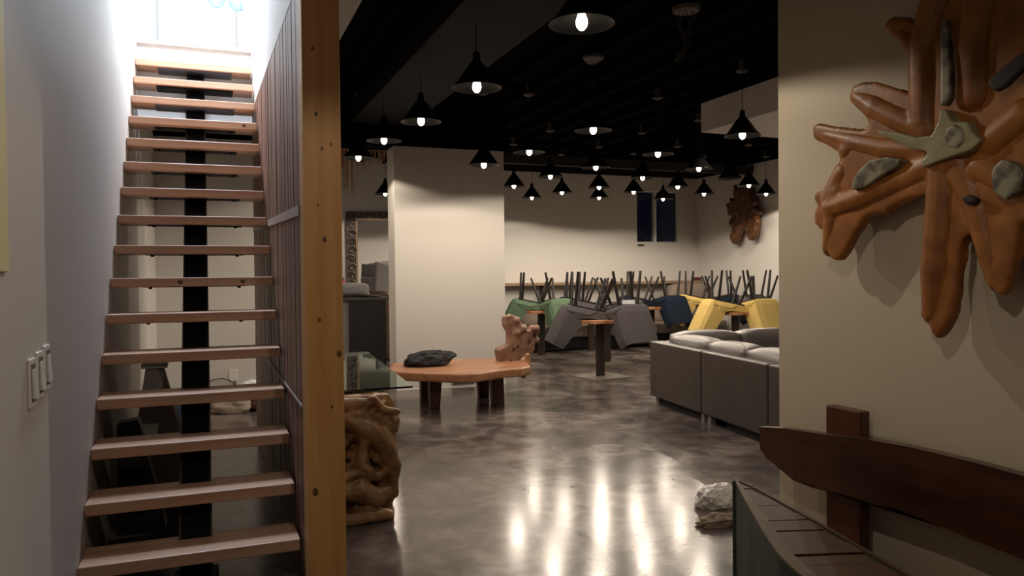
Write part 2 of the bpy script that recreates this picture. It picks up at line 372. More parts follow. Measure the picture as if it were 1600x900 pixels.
# dark knots in the ninth tread from the top
def knots(i, xs):
    for px in xs:
        z = RISE*(i+1); yf = Y0+RUN*i; bm = bmesh.new(); ball(bm, (0, 0, 0), .012, 2, (1.3, .15, 1)); P = onY(px, 300, yf)
        o = link('tread_knot', bm, M['knotdark'], st); o.location = Vector((P.x, yf-.0005, z-.028)) - st.location
knots(6, (279, 377)); knots(12, (383,))
# stringer : wide flange beam following the pitch
def ln(y): return RISE*(1+(y-Y0-.13)/RUN) - .070
bm = bmesh.new(); ya, yb = 3.86, 7.46
def slab(x0, x1, d0, d1):
    hexa(bm, [(x0, ya, max(ln(ya)-d1, 0)), (x1, ya, max(ln(ya)-d1, 0)), (x1, yb, ln(yb)-d1), (x0, yb, ln(yb)-d1),
              (x0, ya, ln(ya)-d0), (x1, ya, ln(ya)-d0), (x1, yb, ln(yb)-d0), (x0, yb, ln(yb)-d0)])
slab(-.073-.066, -.073+.066, .0, .30)
local(link('stringer', bm, M['steel'], st, (-.073, 3.9, 0)), st)
for s in (-1, 1):
    bm = bmesh.new(); xx = -.073+s*.070; slab(xx-.004, xx+.004, -.004, .30)
    local(link('stringer_edge', bm, M['steeledge'], st, (xx, 3.9, 0)), st)
bm = bmesh.new(); box(bm, -.073-.10, -.073+.10, 3.75, 4.10, 0, .012); box(bm, -.073-.066, -.073+.066, 3.80, 4.05, .012, .10)
local(link('stringer_foot', bm, M['steel'], st, (-.073, 3.9, 0)), st)

# upstairs lamp with three glass bowls
ul = thing('glass_pendant', 'pale blue glass chandelier of scalloped bowls at the top of the stairwell', 'chandelier', (.36-.0, 9.0, 4.45))
ul.location = (.345, 9.0, 4.39)
bm = bmesh.new(); tube(bm, [(0, 0, .25), (0, 0, 1.72)], .01); tube(bm, [(-.2, 0, .25), (.0, 0, .25), (.2, 0, .25)], .012); lathe(bm, [(0, 1.69), (.07, 1.69), (.07, 1.72), (0, 1.72)], 20)
link('chandelier_frame', bm, M['trimwhite'], ul)
for sx in (-.21, 0, .21):
    bm = bmesh.new(); lathe(bm, [(.02, 0), (.06, .015), (.085, .07), (.09, .15), (.083, .15), (.078, .07), (.055, .022), (.0, .008)], 24)
    bmesh.ops.translate(bm, vec=(sx, 0, -.02+abs(sx)*.05), verts=bm.verts)
    link('glass_bowl', bm, M['cleanglass'], ul, smooth=True)
    bm = bmesh.new(); ball(bm, (sx, 0, .10), .03, 2); tube(bm, [(sx, 0, .12), (sx, 0, .25)], .007)
    link('bulb', bm, mat('upstairs_bulb', (1, 1, 1), emit=((.8, .9, 1), 6)) if 'upstairs_bulb' not in MATS else MATS['upstairs_bulb'], ul)

# ================================================================== PENDANT LAMPS
def pendant(label, loc, lit=True, ztop=3.52, src=None, pale=False, off=(0, 0)):
    t = thing('pendant_lamp', label, 'lamp', loc, 0, 'black cone pendant lamps hanging from the ceiling')
    cord_l = ztop - loc[2]
    bm = bmesh.new()
    lathe(bm, [(.0, .265), (.022, .262), (.028, .235), (.030, .20), (.040, .185), (.060, .165), (.085, .13), (.115, .085), (.150, .035), (.185, .002),
               (.186, -.004), (.183, -.004), (.147, .028), (.112, .078), (.082, .122), (.056, .155), (.0, .16)], 32)
    sh = link('lamp_shade', bm, M['shade'], t, smooth=True)
    sh.data.materials.append(M['shadein'])
    for p in sh.data.polygons:
        if p.normal.z < -.1 and p.center.z < .16: p.material_index = 1
    bm = bmesh.new()
    lathe(bm, [(0, -.040), (.014, -.036), (.028, -.020), (.034, .0), (.032, .024), (.022, .052), (.015, .073), (0, .078)], 12)
    link('bulb', bm, M['glow'] if lit else M['bulboff'], t, smooth=True)
    if lit:
        l = bpy.data.lights.new('pendant_light', 'SPOT'); l.energy = LAMP_W; l.color = BULB_COL; l.spot_size = radians(156); l.spot_blend = .16; l.shadow_soft_size = .02
        lo = bpy.data.objects.new('pendant_light', l); COL.objects.link(lo); lo.parent = t; lo.location = (0, 0, -.062)
    bm = bmesh.new(); lathe(bm, [(0, .072), (.018, .072), (.018, .155), (0, .155)], 12); link('socket', bm, M['shade'], t)
    bm = bmesh.new(); tube(bm, [(0, 0, .26), (0, 0, cord_l-.02)], .0035, 6); link('cord', bm, M['cord'], t)
    bm = bmesh.new(); R = .11 if pale else .062
    lathe(bm, [(0, cord_l-.028), (R*.55, cord_l-.026), (R, cord_l-.012), (R, cord_l), (.03, cord_l), (.03, cord_l+ZC-ztop+.004), (0, cord_l+ZC-ztop+.004)], 24)
    link('ceiling_canopy', bm, M['canopylight' if pale else 'canopy'], t)
    return t
LAMPS = [(909, 37, 3.88, 'pendant lamp nearest the camera, largest and highest in the photo'),
 (745, 137, 5.42, 'second pendant lamp of the leftmost row, counted from the camera'),
 (658, 190, 6.85, 'third pendant lamp of the leftmost row, seen above the column\'s left part'),
 (600, 220, 8.05, 'fourth pendant lamp of the leftmost row, level with the column top'),
 (560, 247, 9.15, 'leftmost pendant lamp, its cone dark against the hanging sticks'),
 (927, 204, 6.71, 'nearest pendant lamp of the second row, right below the nearest lamp'),
 (827, 238, 8.18, 'pendant lamp just right of the column top, second of its row'),
 (756, 258, 8.3, 'pendant lamp with its cone dark against the upper part of the column'),
 (1160, 212, 6.50, 'pendant lamp in front of the white bulkhead, its cord in full view'),
 (1028, 241, 7.84, 'pendant lamp high between the bulkhead and the middle row, above the window'),
 (931, 262, 9.10, 'middle pendant lamp in front of the dark beams, topmost of three in a line'),
 (860, 276, 10.15, 'pendant lamp whose cone overlaps the dark beam left of the middle'),
 (803, 291, 11.4, 'pendant lamp nearest the column\'s right edge, against the far wall'),
 (1092, 264, 8.80, 'pendant lamp above and right of the window, under the beam end'),
 (1004, 278, 9.87, 'pendant lamp overlapping the beam just above the window\'s left pane'),
 (936, 293, 11.2, 'middle pendant lamp of the three in a vertical line before the far wall'),
 (878, 301, 12.1, 'pendant lamp low before the far wall between column and middle line'),
 (831, 309, 13.05, 'farthest small pendant lamp right of the column, the lower of two'),
 (1140, 279, 9.55, 'unlit pendant lamp with a dark bulb left above the far root carving'),
 (1059, 292, 10.73, 'pendant lamp in front of the window\'s right pane, the upper one'),
 (990, 300, 11.65, 'pendant lamp just left of the window on the far wall'),
 (936, 309, 12.6, 'lowest pendant lamp of the three in a vertical line before the far wall'),
 (1170, 290, 10.25, 'pendant lamp in front of the far root carving'),
 (1100, 303, 11.55, 'pendant lamp between the window and the far root carving'),
 (1036, 311, 12.5, 'small pendant lamp low in front of the window\'s right pane'),
 (1197, 303, 11.2, 'rightmost small pendant lamp beside the entrance wall edge'),
 (602, 303, 13.0, 'small pendant lamp above the ornate mirror, left of the column')]
for (px, py, Y, lab) in LAMPS:
    P = onY(px, py, Y); pendant(lab, P, lit=(px, py) != (1140, 279), pale=(px == 658))
P = onY(1177, 205, 8.05); P.z = max(P.z, 2.7)
pendant('pendant lamp half hidden behind the one before the white bulkhead', P, ztop=3.52)
for (x, y, zt, lab) in ((.56, 1.25, 3.0, 'pendant lamp hanging just in front of and above the viewpoint'), (2.9, 11.5, 3.52, 'pendant lamp hidden behind the wide column')):  # the one behind the column is added to light what the mirror reflects
    pendant(lab, (x, y, 2.85), ztop=zt)

# extra ceiling fittings
def disc(px, py, r, lab, m='canopy'):
    P = onZ(px, py, 3.505); bm = bmesh.new()
    lathe(bm, [(0, -.012), (r*.9, -.012), (r, -.004), (r, .02), (0, .02)], 28)
    o = link('ceiling_speaker', bm, M[m]); o.location = P; tag(o, lab, 'speaker')
disc(598, 126, .08, 'small grey ceiling disc at the far left of the black ceiling')
disc(927, 91, .10, 'grey ceiling disc left of the dangling cable')
disc(1078, 266, .12, 'pale oval ceiling disc beside the beam above the window', 'canopylight')
hc = thing('hanging_junction_box', 'tangled cable with a tilted grey plate dangling from the ceiling', 'cable', onZ(1072, 12, 3.5))
bm = bmesh.new(); lathe(bm, [(0, -.03), (.10, -.03), (.11, 0), (0, 0)], 20); link('box_cover', bm, M['canopy'], hc)
bm = bmesh.new()
for s in range(5):
    a = s*1.3; tube(bm, [(.05*cos(a), .05*sin(a), -.02), (.08*cos(a+.5), .07*sin(a+.5), -.12), (.03*cos(a+1), .05*sin(a+1), -.22), (-.02, 0, -.27)], .003, 6)
link('loose_wire', bm, M['canopy'], hc)
bm = bmesh.new(); ball(bm, (0, 0, 0), .11, 3, (1, .55, .10)); bmesh.ops.rotate(bm, matrix=Matrix.Rotation(radians(-55), 3, 'Y'), verts=bm.verts); bmesh.ops.translate(bm, vec=(-.03, 0, -.33), verts=bm.verts)
link('tilted_plate', bm, mat('plate_grey', (.10, .09, .08), rough=.5), hc, smooth=True)
# duct
bm = bmesh.new(); box(bm, 1.64, 2.36, 2.3, 9.4, 3.3, 3.52)
tag(link('ceiling_duct', bm, M['duct'], None, (2.0, 5.8, 3.3), bevel=.01), 'long dark brown duct under the black ceiling along the leftmost lamp row', 'duct')

# ================================================================== SWITCHES, OUTLETS, CREAM BOARD
sw = thing('switch_plate', 'white triple light switch plate on the left wall', 'switch', (XL, 3.03, 1.06))
for k, yy in enumerate((2.905, 3.03, 3.155)):
    bm = bmesh.new(); box(bm, 0, .010, yy-.045-3.03, yy+.045-3.03, -.03+k*.012, .13+k*.012)
    pl = link('plate', bm, M['switch'], sw, bevel=.004)
    bm = bmesh.new(); box(bm, .010, .0108, yy-.032-3.03, yy+.032-3.03, -.012+k*.012, .112+k*.012); link('rocker_gap', bm, M['switchgap'], pl)
    bm = bmesh.new()
    for w in ((-.026, -.006), (.004, .026)) if k == 0 else ((-.026, .024),):
        hexa(bm, [(.0108, yy+w[0]-3.03, 0+k*.012), (.020, yy+w[0]-3.03, 0+k*.012), (.020, yy+w[1]-3.03, 0+k*.012), (.0108, yy+w[1]-3.03, 0+k*.012),
                  (.0108, yy+w[0]-3.03, .095+k*.012), (.014, yy+w[0]-3.03, .095+k*.012), (.014, yy+w[1]-3.03, .095+k*.012), (.0108, yy+w[1]-3.03, .095+k*.012)])
    link('rocker', bm, M['switch'], pl)
bm = bmesh.new(); box(bm, XL, XL+.012, 1.9, 2.602, 1.47, 2.3)
tag(link('wall_board', bm, M['panelcream'], None, (XL+.006, 2.25, 1.47), bevel=.003), 'cream board on the left wall at the photo\'s left edge', 'board')
ou = thing('wall_outlet', 'white power outlet low on the wall behind the stairs', 'outlet', (.26, 9.5, .30))
bm = bmesh.new(); box(bm, -.05, .05, -.008, 0, -.07, .07); link('cover_plate', bm, M['switch'], ou, bevel=.003)
bm = bmesh.new(); box(bm, -.018, .018, -.010, -.008, .01, .05); box(bm, -.018, .018, -.010, -.008, -.05, -.01); link('socket_face', bm, M['trimwhite'], ou)
vt = thing('floor_vent', 'dark low vent at the foot of the column, seen under the live-edge bench', 'vent', (3.05, 9.445, .03))
bm = bmesh.new(); box(bm, -.16, .16, -.012, 0, 0, .085); link('vent_frame', bm, M['plinth'], vt)
bm = bmesh.new()
for k in range(5): box(bm, -.15, .15, -.016, -.012, .008+k*.016, .016+k*.016)
link('vent_louver', bm, M['bronze'], vt)

# ================================================================== ROOT CARVINGS ON THE WALLS
def traced(name, pts, X, depth, m, voxel, sm, parent=None, disp=0):
    bm = bmesh.new(); prism(bm, [onX(a, c, X) for a, c in pts], (depth, 0, 0))
    o = link(name, bm, m, None); c = sum((v.co for v in o.data.vertices), Vector())/len(o.data.vertices)
    for v in o.data.vertices: v.co -= c
    o.location = c; organic(o, voxel, sm, disp, .08)
    if parent: o.parent = parent; o.location = c - parent.location
    return o
ART = [(1450, -40), (1455, 22), (1440, 36), (1424, 33), (1404, 25), (1390, 26), (1382, 38), (1388, 54), (1405, 66), (1418, 80), (1427, 104), (1428, 136), (1421, 149),
 (1398, 139), (1368, 129), (1346, 127), (1331, 134), (1326, 150), (1334, 163), (1348, 178), (1356, 192), (1351, 202), (1330, 202), (1301, 198), (1276, 192), (1267, 199), (1270, 215),
 (1290, 227), (1309, 238), (1316, 256), (1306, 278), (1293, 293), (1281, 301), (1270, 303), (1270, 312), (1276, 320), (1270, 332), (1271, 350), (1279, 356), (1288, 357),
 (1289, 390), (1297, 405), (1309, 408), (1320, 394), (1333, 366), (1345, 345), (1352, 338), (1377, 331), (1382, 337), (1390, 323), (1417, 310), (1443, 301), (1456, 306),
 (1459, 327), (1454, 377), (1447, 420), (1444, 467), (1435, 485), (1437, 497), (1447, 498), (1453, 520), (1462, 530), (1472, 522), (1487, 495), (1493, 460), (1497, 400), (1502, 370),
 (1517, 362), (1526, 388), (1535, 404), (1537, 430), (1544, 444), (1554, 458), (1563, 462), (1571, 455), (1581, 420), (1591, 352), (1602, 346), (1625, 352), (1660, 340),
 (1710, 380), (1740, 360), (1700, 290), (1690, 240), (1740, 200), (1760, 150), (1690, 140), (1680, 60), (1720, -30), (1670, -60), (1600, -40), (1560, -80), (1500, -90)]
XA = 2.84
art = traced('root_carving', ART, XA, .055, M['root'], .011, 7)
tag(art, 'large starburst root slice carving mounted on the cream entrance wall', 'wall art')
def ridge(pairs, X, m, name, parent, voxel=.010, sm=5):
    bm = bmesh.new()
    for pts, rads in pairs:
        P = [onX(a, c, X) for a, c in pts]; tube(bm, P, rads, 10)
        for p, q in zip(P, rads): ball(bm, p, q*1.02, 2)
    o = link(name, bm, m, None); c = sum((v.co for v in o.data.vertices), Vector())/len(o.data.vertices)
    for v in o.data.vertices: v.co -= c
    organic(o, voxel, sm); o.parent = parent; o.location = c - parent.location; return o
ridge([([(1480, 250), (1475, 330), (1468, 420), (1462, 490)], [.075, .075, .075, .055]),
       ([(1500, 250), (1535, 330), (1552, 400), (1562, 440)], [.07, .065, .055, .045]),
       ([(1460, 260), (1400, 288), (1350, 310), (1305, 325)], [.07, .07, .075, .07]),
       ([(1315, 300), (1305, 350), (1299, 388)], [.065, .06, .045]),
       ([(1460, 235), (1390, 232), (1340, 222), (1285, 208)], [.065, .065, .06, .045]),
       ([(1330, 235), (1322, 270), (1300, 310)], [.06, .06, .06]),
       ([(1455, 205), (1410, 185), (1375, 168), (1345, 150)], [.07, .07, .07, .05]),
       ([(1450, 190), (1450, 120), (1450, 70), (1480, -20)], [.075, .08, .08, .09]),
       ([(1440, 75), (1418, 54), (1398, 40)], [.065, .05, .04]),
       ([(1530, 150), (1530, 80), (1540, 0)], [.085, .09, .09]),
       ([(1560, 220), (1610, 180), (1670, 170)], [.08, .08, .06]),
       ([(1540, 260), (1600, 290), (1680, 330)], [.07, .07, .06])],
      XA+.045, M['root'], 'root_arm', art)
def inlay(pts, X, m, name, th=.012):
    bm = bmesh.new(); prism(bm, [onX(a, c, X) for a, c in pts], (th, 0, 0))
    o = link(name, bm, m, None); c = sum((v.co for v in o.data.vertices), Vector())/len(o.data.vertices)
    for v in o.data.vertices: v.co -= c
    organic(o, .006, 3); o.parent = art; o.location = c - art.location
    return tag(o, None)
XI = XA-.050
a = inlay([(1370, 203), (1400, 206), (1432, 215), (1455, 211), (1465, 190), (1468, 170), (1478, 172), (1487, 190), (1510, 190), (1520, 208), (1533, 219), (1515, 235), (1490, 243), (1465, 252), (1440, 262), (1440, 250), (1452, 238), (1425, 232), (1400, 222), (1375, 211)], XI+.000, M['resin'], 'inlay', .05); a['label'] = 'pale greenish star inlay'
a = inlay([(1477, 200), (1490, 193), (1503, 200), (1506, 220), (1495, 233), (1480, 230), (1474, 215)], XI-.005, M['stone'], 'inlay', .02); a['label'] = 'grey stone at the centre'
a = inlay([(1468, 30), (1478, 30), (1484, 90), (1486, 150), (1478, 165), (1468, 165), (1469, 100)], XI-.008, M['stone'], 'inlay', .03); a['label'] = 'narrow grey upright inlay'
a = inlay([(1345, 262), (1358, 250), (1385, 245), (1408, 249), (1400, 262), (1375, 275), (1350, 293), (1330, 297), (1332, 280)], XI+.006, M['stone'], 'inlay', .05); a['label'] = 'grey oval inlay in the left arm'
a = inlay([(1550, 262), (1565, 248), (1590, 255), (1600, 275), (1592, 300), (1570, 312), (1552, 300), (1547, 280)], XI-.008, M['stone'], 'inlay', .03); a['label'] = 'round grey inlay in the right part'
a = inlay([(1500, 308), (1512, 304), (1525, 309), (1523, 318), (1508, 320)], XI+.01, M['hollowshade'], 'inlay', .03); a['label'] = 'dark patch coloured as the shade of a hollow between the lower arms'  # this and the slot are solid pieces, the hollow's shade put into their colour
a = inlay([(1543, 135), (1543, 125), (1565, 105), (1600, 80), (1640, 65), (1640, 85), (1600, 105), (1570, 135), (1555, 143)], XI-.02, M['hollowshade'], 'inlay', .03); a['label'] = 'dark patch coloured as the shade of a slot in the right part'
bm = bmesh.new(); Pw = onX(1490, 230, 2.95); box(bm, 2.885, 2.999, Pw.y-.2, Pw.y+.2, Pw.z-.03, Pw.z+.03)
for v in bm.verts: v.co -= art.location
link('wall_cleat', bm, M['rootdark'], art)
ART2 = [(200, 60), (235, 80), (255, 110), (290, 100), (300, 45), (325, 90), (350, 100), (400, 110), (410, 180), (430, 210), (450, 270), (485, 260), (480, 300), (465, 350), (510, 365), (535, 390), (540, 430), (520, 465), (490, 455),
 (495, 490), (515, 510), (525, 560), (500, 600), (505, 660), (490, 720), (460, 770), (420, 785), (385, 765), (365, 710), (355, 650), (330, 635), (300, 655), (285, 680), (265, 740), (250, 800), (225, 835), (185, 825), (155, 780), (155, 720), (175, 660), (185, 615),
 (155, 605), (140, 565), (150, 520), (175, 490), (160, 465), (120, 455), (125, 400), (95, 320), (115, 300), (150, 325), (160, 300), (150, 240), (175, 240), (200, 290), (215, 270), (200, 180), (205, 130)]
ART2 = [(1120+a/8.18, 280+c/8.18) for a, c in ART2]
art2 = traced('root_carving', ART2, 9.80, .13, M['rootdark'], .022, 4, disp=.05)
bm = bmesh.new(); box(bm, 9.90, 9.999, 12.55, 12.8, 2.5, 2.56)
for v in bm.verts: v.co -= art2.location
link('wall_cleat', bm, M['rootdark'], art2)
tag(art2, 'dark brown root carving far off on the right wall beyond the hanging lamps', 'wall art')

# ================================================================== BENCH AGAINST THE ENTRANCE WALL
XR = 2.82
be = thing('wooden_bench', 'dark reddish hardwood bench with a curved plank backrest against the entrance wall', 'bench', (2.75, 2.6, 0))
RAIL = [(1186, 667), (1224, 669), (1291, 679), (1345, 685), (1409, 696), (1441, 703), (1520, 722), (1600, 744), (1680, 772), (1740, 800),
        (1740, 945), (1680, 910), (1600, 875), (1552, 856), (1472, 824), (1396, 792), (1342, 778), (1288, 767), (1268, 762), (1240, 751), (1217, 732), (1198, 716), (1187, 701)]
bm = bmesh.new(); prism(bm, [onX(a, c, XR) for a, c in RAIL], (.055, 0, 0))
for v in bm.verts: v.co -= be.location
link('backrest_rail', bm, M['rail'], be, bevel=.006, seg=3)
for (a, c, top) in ((1291, 1346, 638),):
    P0, P1, PT = onX(a, 720, XR+.062), onX(c, 720, XR+.062), onX((a+c)/2, top, XR+.062)
    bm = bmesh.new(); box(bm, XR+.058-2.75, XR+.118-2.75, P1.y-2.6, P0.y-2.6, 0, PT.z); link('back_post', bm, M['railpost'], be, bevel=.008)
bm = bmesh.new(); box(bm, XR+.058-2.75, XR+.118-2.75, 1.35-2.6, 1.52-2.6, 0, .74); link('back_post', bm, M['railpost'], be, bevel=.008)
bm = bmesh.new(); box(bm, 2.6-2.75, XR+.055-2.75, 1.0-2.6, 2.75-2.6, .03, .07); link('base_board', bm, M['rail'], be, bevel=.01)
for yy in (2.6, 1.2):
    bm = bmesh.new(); box(bm, 2.62-2.75, XR+.05-2.75, yy-2.6-.05, yy-2.6+.05, 0, .03); link('foot', bm, M['railpost'], be)

# boat-shaped seat in front of it
ZB = .45
L = [onZ(a, c, ZB) for a, c in ((1148, 750), (1160, 775), (1174, 800), (1194, 835), (1216, 868), (1240, 892), (1275, 922), (1320, 958), (1380, 1000))]
Rr = [onZ(a, c, ZB) for a, c in ((1150, 751), (1185, 766), (1217, 783), (1255, 804), (1300, 830), (1345, 856), (1420, 900), (1500, 950), (1590, 1000))]
ax = (L[-1]-L[0]+Rr[-1]-Rr[0]).normalized()
L += [L[-1]+ax*.35+Vector((-.02, 0, 0)), L[-1]+ax*.8]; Rr += [Rr[-1]+ax*.35, Rr[-1]+ax*.8]
bo = thing('boat_shaped_table', 'boat prow shaped wooden table with worn dark green sides before the bench', 'table', (L[4].x, L[4].y, 0))
B0 = bo.location
bm = bmesh.new()
def side(pts, inward, th=.018):
    prev = None; n = len(pts)
    for i, p in enumerate(pts):
        k = min(1, i/4); q = Vector((p.x, p.y, 0)) + inward*(.05*k) ; q.z = .03*(1-k)*0
        ring = [bm.verts.new(p-B0), bm.verts.new(p+inward*th-B0), bm.verts.new(q+inward*th-B0), bm.verts.new(q-B0)]
        if prev:
            for j in range(4): bm.faces.new((prev[j], prev[(j+1) % 4], ring[(j+1) % 4], ring[j]))
        else: bm.faces.new(ring)
        prev = ring
    bm.faces.new(prev[::-1])
perp = Vector((-ax.y, ax.x, 0)).normalized()     # towards the bench side
if perp.x < 0: perp = -perp
side(L, perp); side(Rr, -perp)
link('hull', bm, M['boatgreen'], bo)
bm = bmesh.new()     # gunwale strips
def strip(pts, inward, w, z0, z1):
    prev = None
    for i, p in enumerate(pts):
        ww = w*min(1, .15+i/3)
        ring = [bm.verts.new(Vector((p.x, p.y, z0))-inward*.004-B0), bm.verts.new(Vector((p.x, p.y, z0))+inward*ww-B0), bm.verts.new(Vector((p.x, p.y, z1))+inward*ww-B0), bm.verts.new(Vector((p.x, p.y, z1))-inward*.004-B0)]
        if prev:
            for j in range(4): bm.faces.new((prev[j], prev[(j+1) % 4], ring[(j+1) % 4], ring[j]))
        else: bm.faces.new(ring)
        prev = ring
    bm.faces.new(prev[::-1])
strip(L, perp, .045, ZB, ZB+.012)
link('gunwale', bm, M['gunwale'], bo)
bm = bmesh.new(); strip(Rr, -perp, .012, ZB, ZB+.006); link('gunwale', bm, M['boatplank'], bo)
# deck planks across
def at_s(pts, s):
    for p, q in zip(pts, pts[1:]):
        a, c = (p-L[0]).dot(ax), (q-L[0]).dot(ax)
        if a <= s <= c: return p.lerp(q, (s-a)/max(c-a, 1e-6))
    return pts[-1]
s = .06; k = 0
while s < 2.0:
    w = (.09, .12, .14, .11)[k % 4]; k += 1
    a0, a1, b0_, b1_ = at_s(L, s), at_s(L, s+w-.007), at_s(Rr, s), at_s(Rr, s+w-.007)
    bm = bmesh.new(); zz = ZB - .006 + random.uniform(-.003, .003)
    hexa(bm, [Vector((p.x, p.y, zz-.022))-B0 for p in (a0+perp*.012, b0_-perp*.004, b1_-perp*.004, a1+perp*.012)] + [Vector((p.x, p.y, zz+.005))-B0 for p in (a0+perp*.012, b0_-perp*.004, b1_-perp*.004, a1+perp*.012)])
    link('deck_plank', bm, M['boatplank'], bo); s += w

# white bag and beige cloth on the floor behind the prow
pb = thing('plastic_bag', 'crumpled white plastic bag on the floor behind the boat table\'s prow', 'bag', (2.92, 3.95, 0))
bm = bmesh.new(); crumple(bm, (0, 0, 0), (.135, .10, .085), .22, 1.8, 3); link('bag_body', bm, M['bag'], pb)
bm = bmesh.new(); crumple(bm, (-.12, .0, .0), (.04, .03, .03), .6, 3, 5, 3); link('bag_knot', bm, M['bag'], pb)
bm = bmesh.new(); crumple(bm, (0, 0, 0), (.14, .05, .04), .5, 2.2, 9)
o = link('floor_cloth', bm, M['beige'], smooth=True); o.location = (2.72, 3.62, 0); o.rotation_euler = (0, 0, -.2); tag(o, 'folded beige cloth on the floor next to the white plastic bag', 'cloth')

# ================================================================== GLASS TABLE ON A ROOT BASE
gt = thing('root_console_table', 'long glass-topped table on a gnarled pale root base behind the timber post', 'table', (.9, 5.6, 0))
G0 = gt.location
bm = bmesh.new(); pts = [(.50, 4.66), (1.18, 4.68), (1.345, 6.98), (.50, 6.98)]
hexa(bm, [Vector((a, c, .745))-G0 for a, c in pts] + [Vector((a, c, .757))-G0 for a, c in pts]); link('glass_top', bm, M['glass'], gt, bevel=.003)
bm = bmesh.new(); YR = 4.50
OUT = [(-60, 75), (20, 75), (300, 60), (312, 110), (345, 150), (340, 178), (300, 185), (240, 178), (195, 205), (205, 250), (240, 275), (275, 290), (300, 250), (318, 198), (345, 205), (348, 250), (335, 320), (342, 380), (352, 475), (330, 505), (337, 600), (330, 655), (318, 690), (315, 780), (290, 800), (200, 815), (120, 845), (20, 820), (-60, 800)]
prism(bm, [onY(530+a/3.745, 600+c/3.745, YR+.07) for a, c in OUT], (0, .26, 0))
def zp(a, c, y): return onY(530+a/3.745, 600+c/3.745, y)
for pts, rads in (([(20, 200), (110, 240), (200, 280), (270, 360), (320, 470)], [.05, .055, .06, .06, .045]), ([(190, 70), (150, 130), (130, 180), (60, 170)], [.025, .03, .035, .04]),
                  ([(200, 80), (260, 150), (340, 160)], [.02, .025, .02]), ([(330, 210), (320, 260), (290, 310)], [.03, .03, .035]), ([(150, 310), (140, 400), (130, 470), (180, 520)], [.03, .035, .03, .04]),
                  ([(30, 640), (120, 620), (220, 660), (300, 620)], [.06, .07, .06, .04]), ([(40, 790), (160, 770), (290, 770)], [.06, .06, .04]), ([(320, 470), (310, 560), (325, 640)], [.05, .04, .03]), ([(20, 560), (110, 520), (230, 540), (310, 480)], [.035, .03, .035, .03]),
                  ([(20, 120), (100, 110), (180, 110)], [.05, .04, .03])):
    P = [zp(a, c, YR-.01) for a, c in pts]; tube(bm, P, rads, 10)
    for p, q in zip(P, rads): ball(bm, p, q, 2)
rr = random.Random(4)
for k in range(44):
    a0, c0 = rr.uniform(0, 300), rr.uniform(90, 800); an = rr.uniform(-.6, 2.2); ln_ = rr.uniform(50, 130)
    q = [(a0 + ln_*t*cos(an+t*.8), c0 + ln_*t*sin(an+t*.8)) for t in (0, .33, .66, 1)]
    q = [(min(a, 325), min(max(c, 85), 800)) for a, c in q]; r_ = rr.uniform(.014, .032)
    P = [zp(a, c, YR+rr.uniform(0, .05)) for a, c in q]; tube(bm, P, [r_, r_*1.2, r_, r_*.7], 8)
    for p in P: ball(bm, p, r_, 1)
for k in range(46):
    a = Vector((rr.uniform(.60, 1.02), rr.uniform(4.8, 6.6), rr.uniform(.05, .70))); b2 = a + Vector((rr.uniform(-.12, .15), rr.uniform(-.3, .35), rr.uniform(-.3, .3)))
    b2.z = min(max(b2.z, .06), .69); b2.x = min(b2.x, 1.06); b2.x = max(b2.x, .6)
    tube(bm, [a, (a+b2)/2 + Vector((.02, 0, .03)), b2], [.06, .05, .04], 8); ball(bm, a, .07, 2); ball(bm, b2, .05, 2)
box(bm, .62, .95, 4.8, 6.6, .02, .25); box(bm, .7, .95, 4.9, 6.5, .1, .66)
for v in bm.verts: v.co.z = min(max(v.co.z, .0), .742); v.co -= G0
o = link('root_base', bm, M['rootpale'], gt); organic(o, .009, 4, .018, .08)
def blob(px, py, r, c):
    bm = bmesh.new(); ball(bm, zp(px, py, YR-.035)-G0, r, 3, (1, .5, 1.1)); link('root_hollow', bm, c, gt, smooth=True)

# ================================================================== LIVE EDGE BENCH BEFORE THE COLUMN
lb = thing('live_edge_bench', 'live-edge plank bench with an upright burl slab at its right end, before the column', 'bench', (2.6, 8.4, 0)); LB = lb.location
bm = bmesh.new()
front = [onZ(a, c, .44) for a, c in ((606, 580), (640, 582), (700, 584), (740, 584), (790, 577), (815, 575), (829, 572))]
n = len(front); back = [Vector((1.95+(3.62-1.95)*k/(n-1), 8.72 - .05*sin(k*1.7), .44)) for k in range(n)]
top = [p for p in front] + back[::-1]
prism(bm, top, (0, 0, -.095))
for v in bm.verts: v.co -= LB
o = link('seat', bm, M['plank'], lb); organic(o, .016, 3)
bm = bmesh.new()
for pts, rads in (([(790, 578), (812, 580), (822, 572)], [.05, .06, .055]), ([(818, 588), (824, 570), (824, 556)], [.03, .045, .035]), ([(805, 582), (818, 584)], [.04, .04])):
    P = [onY(a, c, 8.0)-LB for a, c in pts]; tube(bm, P, rads, 10)
    for p, q in zip(P, rads): ball(bm, p, q, 2)
o = link('root_end', bm, M['plank'], lb); organic(o, .012, 4, .02, .08)
SLAB = [(60, 500), (140, 460), (190, 440), (200, 380), (190, 300), (145, 200), (150, 110), (200, 95), (235, 85), (260, 110), (310, 120), (335, 170), (385, 230), (395, 270), (450, 275), (470, 225), (510, 208), (545, 260), (548, 300), (520, 340), (548, 390), (520, 420), (495, 430), (500, 480), (470, 540), (420, 560), (340, 600), (290, 680), (180, 665), (90, 650), (65, 600)]
bm = bmesh.new(); prism(bm, [onY(770+a/7.5, 480+c/7.5, 8.28)-LB for a, c in SLAB], (0, .13, 0))
for (a, c, r) in ((510, 250, .045), (520, 385, .03), (360, 250, .04), (300, 300, .04), (280, 150, .04)):
    ball(bm, onY(770+a/7.5, 480+c/7.5, 8.27)-LB, r, 2)
o = link('burl_backrest', bm, M['burl'], lb); organic(o, .012, 4, .025, .07)
